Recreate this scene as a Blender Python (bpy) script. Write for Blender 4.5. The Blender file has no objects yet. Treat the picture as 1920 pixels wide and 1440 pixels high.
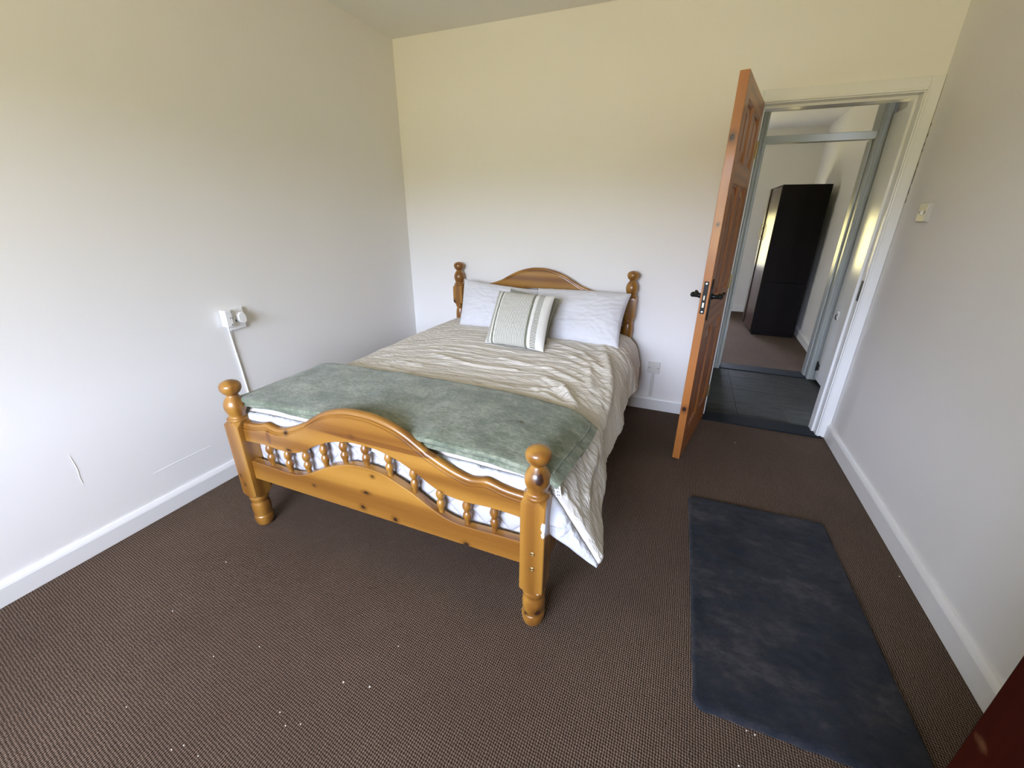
import bpy, bmesh, math, random
from mathutils import Vector, Matrix, noise

SC = bpy.context.scene
COL = SC.collection
PI = math.pi
rnd = random.Random(7)

# ------------------------------------------------------------------ camera
cam_d = bpy.data.cameras.new('camera')
cam_d.sensor_fit = 'HORIZONTAL'
cam_d.sensor_width = 36.0
cam_d.lens = 777.42 / 1920 * 36.0
cam_d.clip_start = 0.02
cam = bpy.data.objects.new('camera', cam_d)
COL.objects.link(cam)
cam.location = (2.2363, -3.1323, 1.3940)
cam.rotation_euler = (1.1848, -0.0061, 0.3892)
SC.camera = cam

# ------------------------------------------------------------------ exposure, sky, daylight
SC.view_settings.view_transform = 'Standard'
SC.view_settings.look = 'None'
SC.view_settings.gamma = 1.0
SC.view_settings.use_curve_mapping = False
SC.view_settings.exposure = 0.0
SC.cycles.max_bounces = 10
SC.cycles.diffuse_bounces = 7
SC.cycles.glossy_bounces = 4
SC.cycles.caustics_reflective = False
SC.cycles.sample_clamp_indirect = 6.0

SKY = (0.63, 0.70, 0.90)       # pale overcast sky
TREES = (0.10, 0.10, 0.055)     # hedge and trees along the garden edge
LAWN = (0.220, 0.188, 0.078)       # bright sunlit lawn
W_STRENGTH = 54.5
world = bpy.data.worlds.new('daylight')
SC.world = world
world.use_nodes = True
nt = world.node_tree
nt.nodes.clear()
tc = nt.nodes.new('ShaderNodeTexCoord')
sep = nt.nodes.new('ShaderNodeSeparateXYZ')
nt.links.new(tc.outputs['Generated'], sep.inputs[0])
rampw = nt.nodes.new('ShaderNodeValToRGB')
mapr = nt.nodes.new('ShaderNodeMapRange')
mapr.inputs['From Min'].default_value = -1
mapr.inputs['From Max'].default_value = 1
nt.links.new(sep.outputs['Z'], mapr.inputs['Value'])
nt.links.new(mapr.outputs[0], rampw.inputs[0])
els = rampw.color_ramp.elements
els[0].position = 0.0
els[0].color = (*LAWN, 1)
els[1].position = 1.0
els[1].color = (*SKY, 1)
for pos, c in ((0.485, LAWN), (0.505, TREES), (0.53, TREES), (0.56, SKY)):
    e = els.new(pos)
    e.color = (*c, 1)
bgn = nt.nodes.new('ShaderNodeBackground')
bgn.inputs['Strength'].default_value = W_STRENGTH
nt.links.new(rampw.outputs[0], bgn.inputs['Color'])
outw = nt.nodes.new('ShaderNodeOutputWorld')
nt.links.new(bgn.outputs[0], outw.inputs[0])


def portal(name, loc, rot, sx, sy):
    """guides sampling of the daylight through a window opening; emits nothing itself"""
    d = bpy.data.lights.new(name, 'AREA')
    d.shape = 'RECTANGLE'
    d.size, d.size_y = sx, sy
    d.cycles.is_portal = True
    o = bpy.data.objects.new(name, d)
    o.location, o.rotation_euler = loc, rot
    COL.objects.link(o)


# window openings (x0, x1, z0, z1)
REAR_Y = -4.75
WALL_D = 0.48                # unseen rear wall, deepened so its reveal cuts daylight on the left wall
WIN1 = (0.50, 2.35, 0.86, 2.20)
FAR_Y = 4.31
WIN2 = (1.55, 2.85, 0.70, 1.46)
portal('window_light', ((WIN1[0] + WIN1[1]) / 2, REAR_Y - WALL_D + 0.02, (WIN1[2] + WIN1[3]) / 2), (PI / 2, 0, 0), WIN1[1] - WIN1[0], WIN1[3] - WIN1[2])
portal('window_light', ((WIN2[0] + WIN2[1]) / 2, FAR_Y + 0.12, (WIN2[2] + WIN2[3]) / 2), (-PI / 2, 0, 0), WIN2[1] - WIN2[0], WIN2[3] - WIN2[2])


# ------------------------------------------------------------------ materials
class G:
    """small node-graph helper"""
    def __init__(s, name):
        s.m = bpy.data.materials.new(name)
        s.m.use_nodes = True
        s.t = s.m.node_tree
        s.b = s.t.nodes['Principled BSDF']

    def n(s, kind, props=None, **ins):
        nd = s.t.nodes.new('ShaderNode' + kind)
        for k, v in (props or {}).items():
            setattr(nd, k, v)
        for k, v in ins.items():
            key = int(k[1:]) if k[0] == 'i' and k[1:].isdigit() else k.replace('_', ' ')
            s.put(nd.inputs[key], v)
        return nd

    def put(s, sock, v):
        if isinstance(v, bpy.types.NodeSocket):
            s.t.links.new(v, sock)
        elif isinstance(v, bpy.types.Node):
            s.t.links.new(v.outputs[0], sock)
        else:
            sock.default_value = v

    def math(s, op, a, b=0.0, c=0.0):
        return s.n('Math', {'operation': op}, i0=a, i1=b, i2=c).outputs[0]

    def mix(s, f, a, b, blend='MIX'):
        nd = s.n('Mix', {'data_type': 'RGBA', 'blend_type': blend})
        s.put(nd.inputs[0], f)
        s.put(nd.inputs[6], a)
        s.put(nd.inputs[7], b)
        return nd.outputs[2]

    def ramp(s, v, stops):
        nd = s.n('ValToRGB', i0=v)
        e = nd.color_ramp.elements
        while len(e) < len(stops):
            e.new(0.5)
        for k, (p, c) in enumerate(stops):
            e[k].position = p
            e[k].color = (c, c, c, 1) if isinstance(c, (int, float)) else (*c, 1)
        return nd.outputs[0]

    def obj(s, scale=(1, 1, 1)):
        t = s.n('TexCoord').outputs['Object']
        return s.n('Mapping', Vector=t, Scale=scale).outputs[0]

    def noise(s, vec, scale, detail=4, rough=0.5):
        return s.n('TexNoise', Vector=vec, Scale=scale, Detail=detail, Roughness=rough).outputs[0]

    def bump(s, h, dist, strength=1.0):
        s.put(s.b.inputs['Normal'], s.n('Bump', Height=h, Distance=dist, Strength=strength).outputs[0])

    def set(s, **kw):
        for k, v in kw.items():
            s.put(s.b.inputs[k.replace('_', ' ')], v)
        return s.m


def col(v):
    return (*v, 1)


def paint(name, c, rough=0.6, relief=0.0006, scale=60, var=0.03, spec=0.5):
    g = G(name)
    o = g.obj()
    big = g.noise(o, 1.3, 3)
    fine = g.noise(o, scale, 4, 0.6)
    f = g.math('MULTIPLY', g.math('SUBTRACT', big, 0.5), var * 2)
    base = g.mix(1.0, col(c), g.n('CombineColor', Red=g.math('ADD', f, 1), Green=g.math('ADD', f, 1), Blue=g.math('ADD', f, 1)).outputs[0], 'MULTIPLY')
    g.bump(fine, relief)
    return g.set(Base_Color=base, Roughness=rough, Specular_IOR_Level=spec)


M_WALL = paint('wall_paint', (0.80, 0.79, 0.77), 0.75, 0.0004, 35)
M_CEIL = paint('ceiling_paint', (0.78, 0.77, 0.74), 0.85, 0.001, 25)
M_GLOSS = paint('white_gloss_paint', (0.80, 0.81, 0.81), 0.22, 0.0003, 40, 0.02)
M_SATIN = paint('white_satin_paint', (0.80, 0.80, 0.79), 0.4, 0.0003, 40, 0.02)
M_PLASTIC = paint('white_plastic', (0.82, 0.82, 0.81), 0.3, 0.0, 10, 0.0)
M_IVORY = paint('aged_white_plastic', (0.66, 0.65, 0.61), 0.35, 0.0, 10, 0.0)
M_SWITCH = paint('beige_grey_plastic', (0.50, 0.48, 0.43), 0.35, 0.0, 10, 0.0)
M_DARKHOLE = paint('dark_slot', (0.02, 0.02, 0.02), 0.6, 0.0, 10, 0.0)
M_SLATE = paint('black_threshold', (0.008, 0.011, 0.014), 0.7, 0.0006, 80, 0.3, 0.12)
M_GLOSS_SHADE = paint('shaded_white_gloss_paint', (0.25, 0.265, 0.255), 0.3, 0.0004, 40, 0.04)  # white gloss of the hall trim, with its shade put into the colour
M_CHIP = paint('bare_white_chip', (0.85, 0.84, 0.82), 0.7, 0.0, 10, 0.0)
M_FLECK = paint('white_fleck', (0.75, 0.70, 0.62), 0.8, 0.0, 10, 0.0)


def iron():
    g = G('black_iron')
    n = g.noise(g.obj(), 220, 3)
    g.bump(n, 0.0006)
    return g.set(Base_Color=col((0.012, 0.014, 0.016)), Roughness=0.38, Metallic=0.6)


def metal(name, c, rough):
    g = G(name)
    n = g.noise(g.obj(), 90, 3)
    return g.set(Base_Color=col(c), Roughness=g.math('MULTIPLY_ADD', n, 0.1, rough), Metallic=1.0)


M_IRON = iron()
M_STEEL = metal('steel', (0.62, 0.60, 0.55), 0.3)
M_BRASS = metal('dull_brass', (0.42, 0.34, 0.18), 0.35)


def pine(name, axis, light, mid, dark, knots=(), streaks=(), rough=0.32, coat=0.35, chips=()):
    """lacquered knotty pine; axis = grain direction in the thing's own coordinates"""
    g = G(name)
    sc = [7.0, 7.0, 7.0]
    sc['xyz'.index(axis)] = 0.55
    o = g.obj(tuple(sc))
    warp = g.noise(o, 0.9, 3)
    grain = g.n('TexWave', {'wave_type': 'RINGS', 'rings_direction': axis.upper()}, Vector=o, Scale=0.75, Distortion=5.0, Detail=3.0, Detail_Scale=0.7).outputs[1]
    sf = [90.0, 90.0, 90.0]
    sf['xyz'.index(axis)] = 3.0
    fibre = g.noise(g.obj(tuple(sf)), 1.0, 3, 0.6)
    base = g.ramp(g.math('MULTIPLY_ADD', fibre, 0.30, g.math('MULTIPLY', grain, 0.75)), [(0.08, light), (0.55, mid), (0.98, dark)])
    base = g.mix(g.ramp(warp, [(0.42, 0.0), (0.75, 0.55)]), base, col(dark))
    raw = g.n('TexCoord').outputs['Object']
    for (p, r, stretch) in knots:
        s = [1.0, 1.0, 1.0]
        s['xyz'.index(axis)] = 1.0 / stretch
        v = g.n('VectorMath', {'operation': 'SUBTRACT'}, i0=raw, i1=p).outputs[0]
        v = g.n('VectorMath', {'operation': 'MULTIPLY'}, i0=v, i1=tuple(s)).outputs[0]
        ln = g.n('VectorMath', {'operation': 'LENGTH'}, i0=v).outputs['Value']
        ln = g.math('MULTIPLY_ADD', g.math('SUBTRACT', g.noise(raw, 120, 2), 0.5), r * 0.9, ln)
        ring = g.n('MapRange', Value=ln, From_Min=r * 2.6, From_Max=r * 0.8, To_Min=0.0, To_Max=0.75).outputs[0]
        base = g.mix(ring, base, col(tuple(0.5 * c for c in dark)))
        core = g.n('MapRange', Value=ln, From_Min=r * 1.05, From_Max=r * 0.75, To_Min=0.0, To_Max=1.0).outputs[0]
        base = g.mix(core, base, col((0.028, 0.010, 0.006)))
    for (p, half, depth) in streaks:          # long dark growth bands
        v = g.n('VectorMath', {'operation': 'SUBTRACT'}, i0=raw, i1=p).outputs[0]
        v = g.n('VectorMath', {'operation': 'DIVIDE'}, i0=v, i1=half).outputs[0]
        ln = g.n('VectorMath', {'operation': 'LENGTH'}, i0=v).outputs['Value']
        ln = g.math('ADD', ln, g.math('MULTIPLY', g.math('SUBTRACT', warp, 0.5), 0.8))
        f = g.n('MapRange', Value=ln, From_Min=1.0, From_Max=0.75, To_Min=0.0, To_Max=depth).outputs[0]
        base = g.mix(f, base, col((0.120, 0.040, 0.008)))
    for (p, half) in chips:                   # lacquer knocked off down to pale wood
        v = g.n('VectorMath', {'operation': 'SUBTRACT'}, i0=raw, i1=p).outputs[0]
        v = g.n('VectorMath', {'operation': 'DIVIDE'}, i0=v, i1=half).outputs[0]
        ln = g.n('VectorMath', {'operation': 'LENGTH'}, i0=v).outputs['Value']
        ln = g.math('ADD', ln, g.math('MULTIPLY', g.math('SUBTRACT', g.noise(raw, 90, 3), 0.5), 1.2))
        f = g.n('MapRange', Value=ln, From_Min=1.0, From_Max=0.9).outputs[0]
        base = g.mix(f, base, col((0.80, 0.78, 0.74)))
    g.bump(fibre, 0.0004, 0.5)
    return g.set(Base_Color=base, Roughness=rough, Coat_Weight=coat, Coat_Roughness=0.12)


PL, PM, PD = (0.360, 0.180, 0.032), (0.290, 0.134, 0.021), (0.165, 0.062, 0.009)
KF = -1.045
M_PINE_X = pine('pine_rail', 'x', PL, PM, PD,
                knots=[((-0.039, KF, 0.622), 0.007, 1.6), ((0.036, KF, 0.466), 0.006, 1.3), ((-0.286, KF, 0.335), 0.006, 1.2),
                       ((-0.006, KF, 0.379), 0.007, 2.0), ((-0.034, KF, 0.301), 0.009, 1.2), ((0.122, KF, 0.290), 0.009, 1.2),
                       ((0.34, KF, 0.480), 0.006, 1.3), ((0.434, KF, 0.279), 0.009, 1.2), ((-0.392, KF, 0.482), 0.006, 2.5),
                       ((-0.394, KF, 0.562), 0.008, 1.3), ((-0.097, 0.955, 0.880), 0.010, 1.5)],
                streaks=[((0.10, KF, 0.618), (0.36, 0.08, 0.013), 0.75), ((-0.50, KF, 0.522), (0.014, 0.05, 0.035), 0.8)])
M_PINE_Z = pine('pine_post', 'z', PL, PM, PD,
                knots=[((0.712, -1.067, 0.648), 0.016, 1.5), ((0.722, -1.062, 0.078), 0.013, 1.0), ((0.672, -1.066, 0.062), 0.008, 1.0),
                       ((-0.720, 0.945, 0.729), 0.008, 1.5), ((-0.700, -1.07, 0.24), 0.005, 1.3), ((-0.715, -1.07, 0.285), 0.005, 1.3)],
                chips=[((0.733, -1.072, 0.470), (0.012, 0.012, 0.022)), ((0.730, -1.072, 0.440), (0.006, 0.008, 0.012)), ((0.728, -1.072, 0.172), (0.012, 0.012, 0.010))])
DL, DM, DD = (0.40, 0.150, 0.034), (0.31, 0.098, 0.019), (0.19, 0.050, 0.009)
M_DOOR_Z = pine('orange_pine_upright', 'z', DL, DM, DD,
                knots=[((0.72, -0.022, 0.345), 0.011, 1.3), ((0.72, -0.026, 1.735), 0.012, 1.5), ((0.72, -0.02, 1.36), 0.006, 1.2), ((0.20, -0.008, 1.26), 0.009, 1.2)],
                rough=0.36, coat=0.2)
M_DOOR_X = pine('orange_pine_rail', 'x', DL, DM, DD, rough=0.36, coat=0.2)


def mahogany(name, c1, c2, rough, coat, spec=0.5, painted_glint=None):
    g = G(name)
    o = g.obj((14, 14, 0.9))
    n = g.noise(o, 1.6, 5, 0.6)
    base = g.ramp(n, [(0.3, c1), (0.75, c2)])
    if painted_glint:                                 # small pale patch, a highlight painted into the base colour
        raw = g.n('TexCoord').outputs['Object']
        v = g.n('VectorMath', {'operation': 'SUBTRACT'}, i0=raw, i1=painted_glint[0]).outputs[0]
        v = g.n('VectorMath', {'operation': 'DIVIDE'}, i0=v, i1=painted_glint[1]).outputs[0]
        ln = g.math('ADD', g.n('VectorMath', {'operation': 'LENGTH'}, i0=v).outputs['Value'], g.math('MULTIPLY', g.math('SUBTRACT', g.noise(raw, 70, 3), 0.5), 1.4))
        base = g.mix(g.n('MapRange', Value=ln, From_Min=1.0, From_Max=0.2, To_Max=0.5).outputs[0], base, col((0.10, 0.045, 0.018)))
    return g.set(Base_Color=base, Roughness=rough, Coat_Weight=coat, Coat_Roughness=0.1, Specular_IOR_Level=spec)


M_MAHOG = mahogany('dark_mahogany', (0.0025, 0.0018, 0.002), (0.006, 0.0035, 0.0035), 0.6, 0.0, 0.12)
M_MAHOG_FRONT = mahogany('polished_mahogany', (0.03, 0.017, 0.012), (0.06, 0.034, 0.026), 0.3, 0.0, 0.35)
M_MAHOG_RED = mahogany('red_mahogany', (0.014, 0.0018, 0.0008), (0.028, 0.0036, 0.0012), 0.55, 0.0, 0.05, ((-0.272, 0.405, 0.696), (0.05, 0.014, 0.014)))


def carpet():
    g = G('brown_loop_carpet')
    raw = g.n('TexCoord').outputs['Object']
    wob = g.n('TexNoise', Vector=raw, Scale=70.0, Detail=2.0).outputs['Color']
    v = g.n('VectorMath', {'operation': 'MULTIPLY_ADD'}, i0=wob, i1=(0.0062, 0.0062, 0), i2=raw).outputs[0]
    sp = g.n('SeparateXYZ', i0=v)
    a = g.math('SINE', g.math('MULTIPLY', sp.outputs['X'], 2 * PI / 0.0074))
    b = g.math('SINE', g.math('MULTIPLY', g.math('ADD', sp.outputs['Y'], g.math('MULTIPLY', sp.outputs['X'], 0.12)), 2 * PI / 0.0080))
    h = g.math('MULTIPLY_ADD', g.math('ADD', g.math('MULTIPLY', a, 0.58), g.math('MULTIPLY', b, 0.42)), 0.5, 0.5)
    fine = g.noise(raw, 900, 2)
    h2 = g.math('MULTIPLY_ADD', g.math('SUBTRACT', fine, 0.5), 0.35, h)
    base = g.ramp(h2, [(0.12, (0.014, 0.008, 0.005)), (0.5, (0.085, 0.058, 0.042)), (0.88, (0.215, 0.155, 0.116))])
    patch = g.noise(raw, 1.7, 4, 0.6)
    base = g.mix(g.ramp(patch, [(0.35, 0.25), (0.65, 0.0)]), base, col((0.035, 0.022, 0.017)))
    spot = g.noise(raw, 26, 2)
    base = g.mix(g.ramp(spot, [(0.72, 0.0), (0.80, 0.35)]), base, col((0.02, 0.012, 0.010)))
    g.bump(h2, 0.003, 0.7)
    return g.set(Base_Color=base, Roughness=0.95, Specular_IOR_Level=0.1)


M_CARPET = carpet()


def tile_mat():
    g = G('grey_stone_tile')
    o = g.obj((3.0, 9.0, 3.0))
    n = g.noise(o, 2.2, 6, 0.62)
    n2 = g.noise(g.obj((1, 3, 1)), 26, 4, 0.7)
    base = g.ramp(g.math('MULTIPLY_ADD', n2, 0.35, g.math('MULTIPLY', n, 0.65)), [(0.34, (0.013, 0.013, 0.011)), (0.66, (0.034, 0.034, 0.029))])
    g.bump(n2, 0.0005)
    return g.set(Base_Color=base, Roughness=0.6, Specular_IOR_Level=0.06)


M_TILE = tile_mat()
M_GROUT = paint('pale_grout', (0.085, 0.085, 0.075), 0.9, 0.0, 10, 0.0)


def fabric(name, c, crease, crease_scale, weave=1400, sheen=0.1, var=0.06, crease_d=0.004, aniso=(1, 1, 1), rough=0.9, tint=None):
    g = G(name)
    raw = g.n('TexCoord').outputs['Object']
    o = g.obj(aniso)
    w = g.noise(o, crease_scale, 4, 0.55)
    cr = g.math('ABSOLUTE', g.math('SUBTRACT', w, 0.5))
    cr = g.math('POWER', g.math('SUBTRACT', 1.0, g.math('MINIMUM', g.math('MULTIPLY', cr, 5.0), 1.0)), 2.0)
    fine = g.noise(raw, weave, 2)
    h = g.math('MULTIPLY_ADD', fine, 0.06, g.math('MULTIPLY', cr, crease))
    big = g.noise(raw, 5, 3)
    base = g.mix(g.ramp(big, [(0.35, 0.0), (0.65, 1.0)]), col(tuple(x * (1 - var) for x in c)), col(c))
    if tint:
        base = g.mix(g.math('MULTIPLY', cr, 0.35), base, col(tint))
    g.bump(h, crease_d, 1.0)
    return g.set(Base_Color=base, Roughness=rough, Sheen_Weight=sheen, Specular_IOR_Level=0.2)


M_DUVET = fabric('beige_crinkled_cotton', (0.69, 0.655, 0.595), 1.0, 5.0, aniso=(1.0, 4.0, 1.6), crease_d=0.0045, tint=(0.74, 0.71, 0.66))
M_WHITE = fabric('white_cotton', (0.57, 0.58, 0.62), 1.0, 6.0, crease_d=0.008, var=0.02)
M_PILLOW = fabric('white_pillowcase', (0.655, 0.66, 0.69), 1.0, 3.5, crease_d=0.003, var=0.02, aniso=(1, 1.5, 1.8))
M_GREYCUSH = fabric('sage_grey_cotton', (0.30, 0.31, 0.26), 0.6, 7.0, crease_d=0.003)


def fleece(name, c1, c2, c3):
    g = G(name)
    raw = g.n('TexCoord').outputs['Object']
    o = g.obj((1.0, 1.6, 1.0))
    big = g.noise(o, 9, 5, 0.65)
    mid = g.noise(o, 55, 4, 0.7)
    nap = g.noise(raw, 420, 3, 0.7)
    f = g.math('MULTIPLY_ADD', mid, 0.45, g.math('MULTIPLY', big, 0.55))
    base = g.ramp(g.math('MULTIPLY_ADD', g.math('SUBTRACT', nap, 0.5), 0.25, f), [(0.40, c1), (0.5, c2), (0.60, c3)])
    h = g.math('MULTIPLY_ADD', nap, 0.35, g.math('MULTIPLY', mid, 0.6))
    g.bump(h, 0.005, 0.9)
    return g.set(Base_Color=base, Roughness=0.95, Sheen_Weight=0.35, Sheen_Roughness=0.4, Specular_IOR_Level=0.1)


M_FLEECE = fleece('sage_fleece', (0.098, 0.122, 0.082), (0.160, 0.186, 0.132), (0.26, 0.285, 0.212))


def fur():
    g = G('slate_fur')
    raw = g.n('TexCoord').outputs['Object']
    o = g.obj((1.0, 1.5, 1.0))
    big = g.noise(o, 3.6, 6, 0.66)
    mid = g.noise(o, 20, 5, 0.7)
    nap = g.noise(g.obj((1.0, 2.5, 1.0)), 260, 3, 0.7)
    f = g.math('MULTIPLY_ADD', mid, 0.38, g.math('MULTIPLY', big, 0.62))
    base = g.ramp(g.math('MULTIPLY_ADD', g.math('SUBTRACT', nap, 0.5), 0.20, f), [(0.38, (0.008, 0.011, 0.018)), (0.48, (0.016, 0.019, 0.027)), (0.53, (0.022, 0.023, 0.029)), (0.60, (0.042, 0.039, 0.045))])
    h = g.math('MULTIPLY_ADD', nap, 0.5, g.math('MULTIPLY', mid, 0.8))
    g.bump(h, 0.008, 0.8)
    return g.set(Base_Color=base, Roughness=0.95, Sheen_Weight=0.08, Sheen_Roughness=0.5, Specular_IOR_Level=0.1)


M_FUR = fur()


def stripes():
    """woven ticking: sage bands, hatch borders and fine pinstripes across the width (u)"""
    g = G('striped_cotton')
    uv = g.n('SeparateXYZ', i0=g.n('TexCoord').outputs['UV'])
    u, v = uv.outputs['X'], uv.outputs['Y']

    def band(a, b):
        return g.math('MULTIPLY', g.math('GREATER_THAN', u, a), g.math('LESS_THAN', u, b))
    hatch = g.math('GREATER_THAN', g.math('FRACT', g.math('MULTIPLY', v, 40.0)), 0.45)
    pins = g.math('GREATER_THAN', g.math('FRACT', g.math('MULTIPLY', g.math('SUBTRACT', u, 0.165), 22.0 / 0.52)), 0.58)
    f = g.math('MULTIPLY', band(0.03, 0.085), hatch)
    f = g.math('MAXIMUM', f, band(0.115, 0.15))
    f = g.math('MAXIMUM', f, g.math('MULTIPLY', band(0.165, 0.685), pins))
    f = g.math('MAXIMUM', f, band(0.695, 0.735))
    f = g.math('MAXIMUM', f, g.math('MULTIPLY', band(0.785, 0.875), hatch))
    front = g.n('SeparateXYZ', i0=g.n('UVMap').outputs[0])
    base = g.mix(f, col((0.72, 0.71, 0.66)), col((0.185, 0.19, 0.14)))
    raw = g.n('TexCoord').outputs['Object']
    g.bump(g.noise(raw, 900, 2), 0.0008)
    return g.set(Base_Color=base, Roughness=0.9, Sheen_Weight=0.1, Specular_IOR_Level=0.2)


M_STRIPE = stripes()


def quilt():
    g = G('quilted_white_cover')
    sp = g.n('SeparateXYZ', i0=g.n('TexCoord').outputs['Object'])
    h1 = g.math('ADD', g.math('ADD', sp.outputs['X'], sp.outputs['Y']), sp.outputs['Z'])
    h2 = g.math('SUBTRACT', g.math('ADD', sp.outputs['X'], sp.outputs['Y']), sp.outputs['Z'])
    a = g.math('ABSOLUTE', g.math('SINE', g.math('MULTIPLY', h1, 2 * PI / 0.20)))
    b = g.math('ABSOLUTE', g.math('SINE', g.math('MULTIPLY', h2, 2 * PI / 0.20)))
    q = g.math('POWER', g.math('MULTIPLY', a, b), 0.4)
    n = g.noise(g.obj(), 30, 3)
    g.bump(g.math('MULTIPLY_ADD', n, 0.3, q), 0.008, 1.0)
    return g.set(Base_Color=col((0.50, 0.50, 0.54)), Roughness=0.85)


M_QUILT = quilt()


def label_mat():
    g = G('printed_care_label')
    sp = g.n('SeparateXYZ', i0=g.n('TexCoord').outputs['UV'])
    rows = g.math('GREATER_THAN', g.math('FRACT', g.math('MULTIPLY', sp.outputs['Y'], 5.0)), 0.45)
    bits = g.math('GREATER_THAN', g.noise(g.n('TexCoord').outputs['UV'], 9, 1), 0.42)
    inx = g.math('MULTIPLY', g.math('GREATER_THAN', sp.outputs['X'], 0.22), g.math('LESS_THAN', sp.outputs['X'], 0.8))
    f = g.math('MULTIPLY', g.math('MULTIPLY', rows, bits), inx)
    base = g.mix(f, col((0.8, 0.79, 0.78)), col((0.16, 0.15, 0.17)))
    return g.set(Base_Color=base, Roughness=0.6)


M_LABEL = label_mat()


# ------------------------------------------------------------------ geometry helpers
class MB:
    def __init__(s, root=None):
        s.v, s.f, s.o = [], [], Vector(root.location) if root else Vector((0, 0, 0))
        s.local = root is None

    def add(s, vs, fs):
        n = len(s.v)
        s.v += [Vector(p) for p in vs]
        s.f += [tuple(i + n for i in f) for f in fs]
        return s

    def box(s, a, b):
        x0, y0, z0 = a
        x1, y1, z1 = b
        return s.add([(x0, y0, z0), (x1, y0, z0), (x1, y1, z0), (x0, y1, z0), (x0, y0, z1), (x1, y0, z1), (x1, y1, z1), (x0, y1, z1)],
                     [(0, 3, 2, 1), (4, 5, 6, 7), (0, 1, 5, 4), (1, 2, 6, 5), (2, 3, 7, 6), (3, 0, 4, 7)])

    def lathe(s, c, prof, n=28, axis='z'):
        """prof: list of (height, radius) along the axis through c"""
        vs, fs = [], []
        for (h, r) in prof:
            for k in range(n):
                a = 2 * PI * k / n
                p = {'z': (r * math.cos(a), r * math.sin(a), h), 'y': (r * math.sin(a), h, r * math.cos(a)), 'x': (h, r * math.cos(a), r * math.sin(a))}[axis]
                vs.append((c[0] + p[0], c[1] + p[1], c[2] + p[2]))
        m = len(prof)
        for j in range(m - 1):
            for k in range(n):
                k2 = (k + 1) % n
                fs.append((j * n + k, j * n + k2, (j + 1) * n + k2, (j + 1) * n + k))
        fs.append(tuple(reversed(range(n))))
        fs.append(tuple((m - 1) * n + k for k in range(n)))
        return s.add(vs, fs)

    def tube(s, pts, radii, n=10):
        pts = [Vector(p) for p in pts]
        if not isinstance(radii, (list, tuple)):
            radii = [radii] * len(pts)
        vs, fs = [], []
        up = Vector((0.31, 0.2, 0.93))
        for i, p in enumerate(pts):
            t = (pts[min(i + 1, len(pts) - 1)] - pts[max(i - 1, 0)]).normalized()
            a = t.cross(up).normalized()
            b = t.cross(a).normalized()
            for k in range(n):
                w = 2 * PI * k / n
                vs.append(p + (a * math.cos(w) + b * math.sin(w)) * radii[i])
        for i in range(len(pts) - 1):
            for k in range(n):
                k2 = (k + 1) % n
                fs.append((i * n + k, i * n + k2, (i + 1) * n + k2, (i + 1) * n + k))
        fs.append(tuple(reversed(range(n))))
        fs.append(tuple((len(pts) - 1) * n + k for k in range(n)))
        return s.add(vs, fs)

    def slab(s, top, bot, y0, y1):
        """board in the xz plane between two outlines sampled at the same x, from y0 (front) to y1"""
        n = len(top)
        vs = [(x, y0, z) for x, z in top] + [(x, y0, z) for x, z in bot] + [(x, y1, z) for x, z in top] + [(x, y1, z) for x, z in bot]
        fs = []
        for i in range(n - 1):
            fs.append((n + i, n + i + 1, i + 1, i))
            fs.append((2 * n + i, 2 * n + i + 1, 3 * n + i + 1, 3 * n + i))
            fs.append((i, i + 1, 2 * n + i + 1, 2 * n + i))
            fs.append((3 * n + i, 3 * n + i + 1, n + i + 1, n + i))
        fs.append((n, 0, 2 * n, 3 * n))
        fs.append((n - 1, 2 * n - 1, 4 * n - 1, 3 * n - 1))
        return s.add(vs, fs)

    def extrude(s, poly, a, b):
        """closed profile poly of (p, z) swept from a to b (xy points); p is measured to the left normal of a->b"""
        d = (Vector((b[0], b[1], 0)) - Vector((a[0], a[1], 0))).normalized()
        nrm = Vector((-d.y, d.x, 0))
        vs = [Vector((q[0], q[1], 0)) + nrm * p + Vector((0, 0, z)) for q in (a, b) for p, z in poly]
        n = len(poly)
        fs = [(i, (i + 1) % n, n + (i + 1) % n, n + i) for i in range(n)]
        fs += [tuple(reversed(range(n))), tuple(range(n, 2 * n))]
        return s.add(vs, fs)

    def build(s, name, mat, parent=None, smooth=False, bevel=0.0, seg=2, angle=35):
        me = bpy.data.meshes.new(name)
        me.from_pydata([tuple(p - s.o) for p in s.v], [], s.f)
        bm = bmesh.new()
        bm.from_mesh(me)
        bmesh.ops.recalc_face_normals(bm, faces=bm.faces)
        bm.to_mesh(me)
        bm.free()
        me.materials.append(mat)
        o = bpy.data.objects.new(name, me)
        COL.objects.link(o)
        if parent:
            o.parent = parent
        if bevel:
            md = o.modifiers.new('bevel', 'BEVEL')
            md.width, md.segments, md.limit_method, md.angle_limit = bevel, seg, 'ANGLE', math.radians(angle)
            md.harden_normals = False
        if smooth:
            me.shade_smooth()
            if smooth == 'auto':
                md = o.modifiers.new('split', 'EDGE_SPLIT')
                md.split_angle = math.radians(40)
        return o


def tag(o, label, cat, group=None):
    o['label'], o['category'] = label, cat
    if group:
        o['group'] = group
    return o


def struct(o):
    o['kind'] = 'structure'
    return o


def empty(name, loc, rz=0.0):
    o = bpy.data.objects.new(name, None)
    o.empty_display_size = 0.05
    o.location, o.rotation_euler = loc, (0, 0, rz)
    COL.objects.link(o)
    return o


def thing(name, loc, label, cat, group=None, rz=0.0):
    return tag(empty(name, loc, rz), label, cat, group)


def interp(tab, t):
    for (a, va), (b, vb) in zip(tab, tab[1:]):
        if t <= b:
            w = (t - a) / (b - a)
            return va + (vb - va) * w
    return tab[-1][1]


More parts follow.
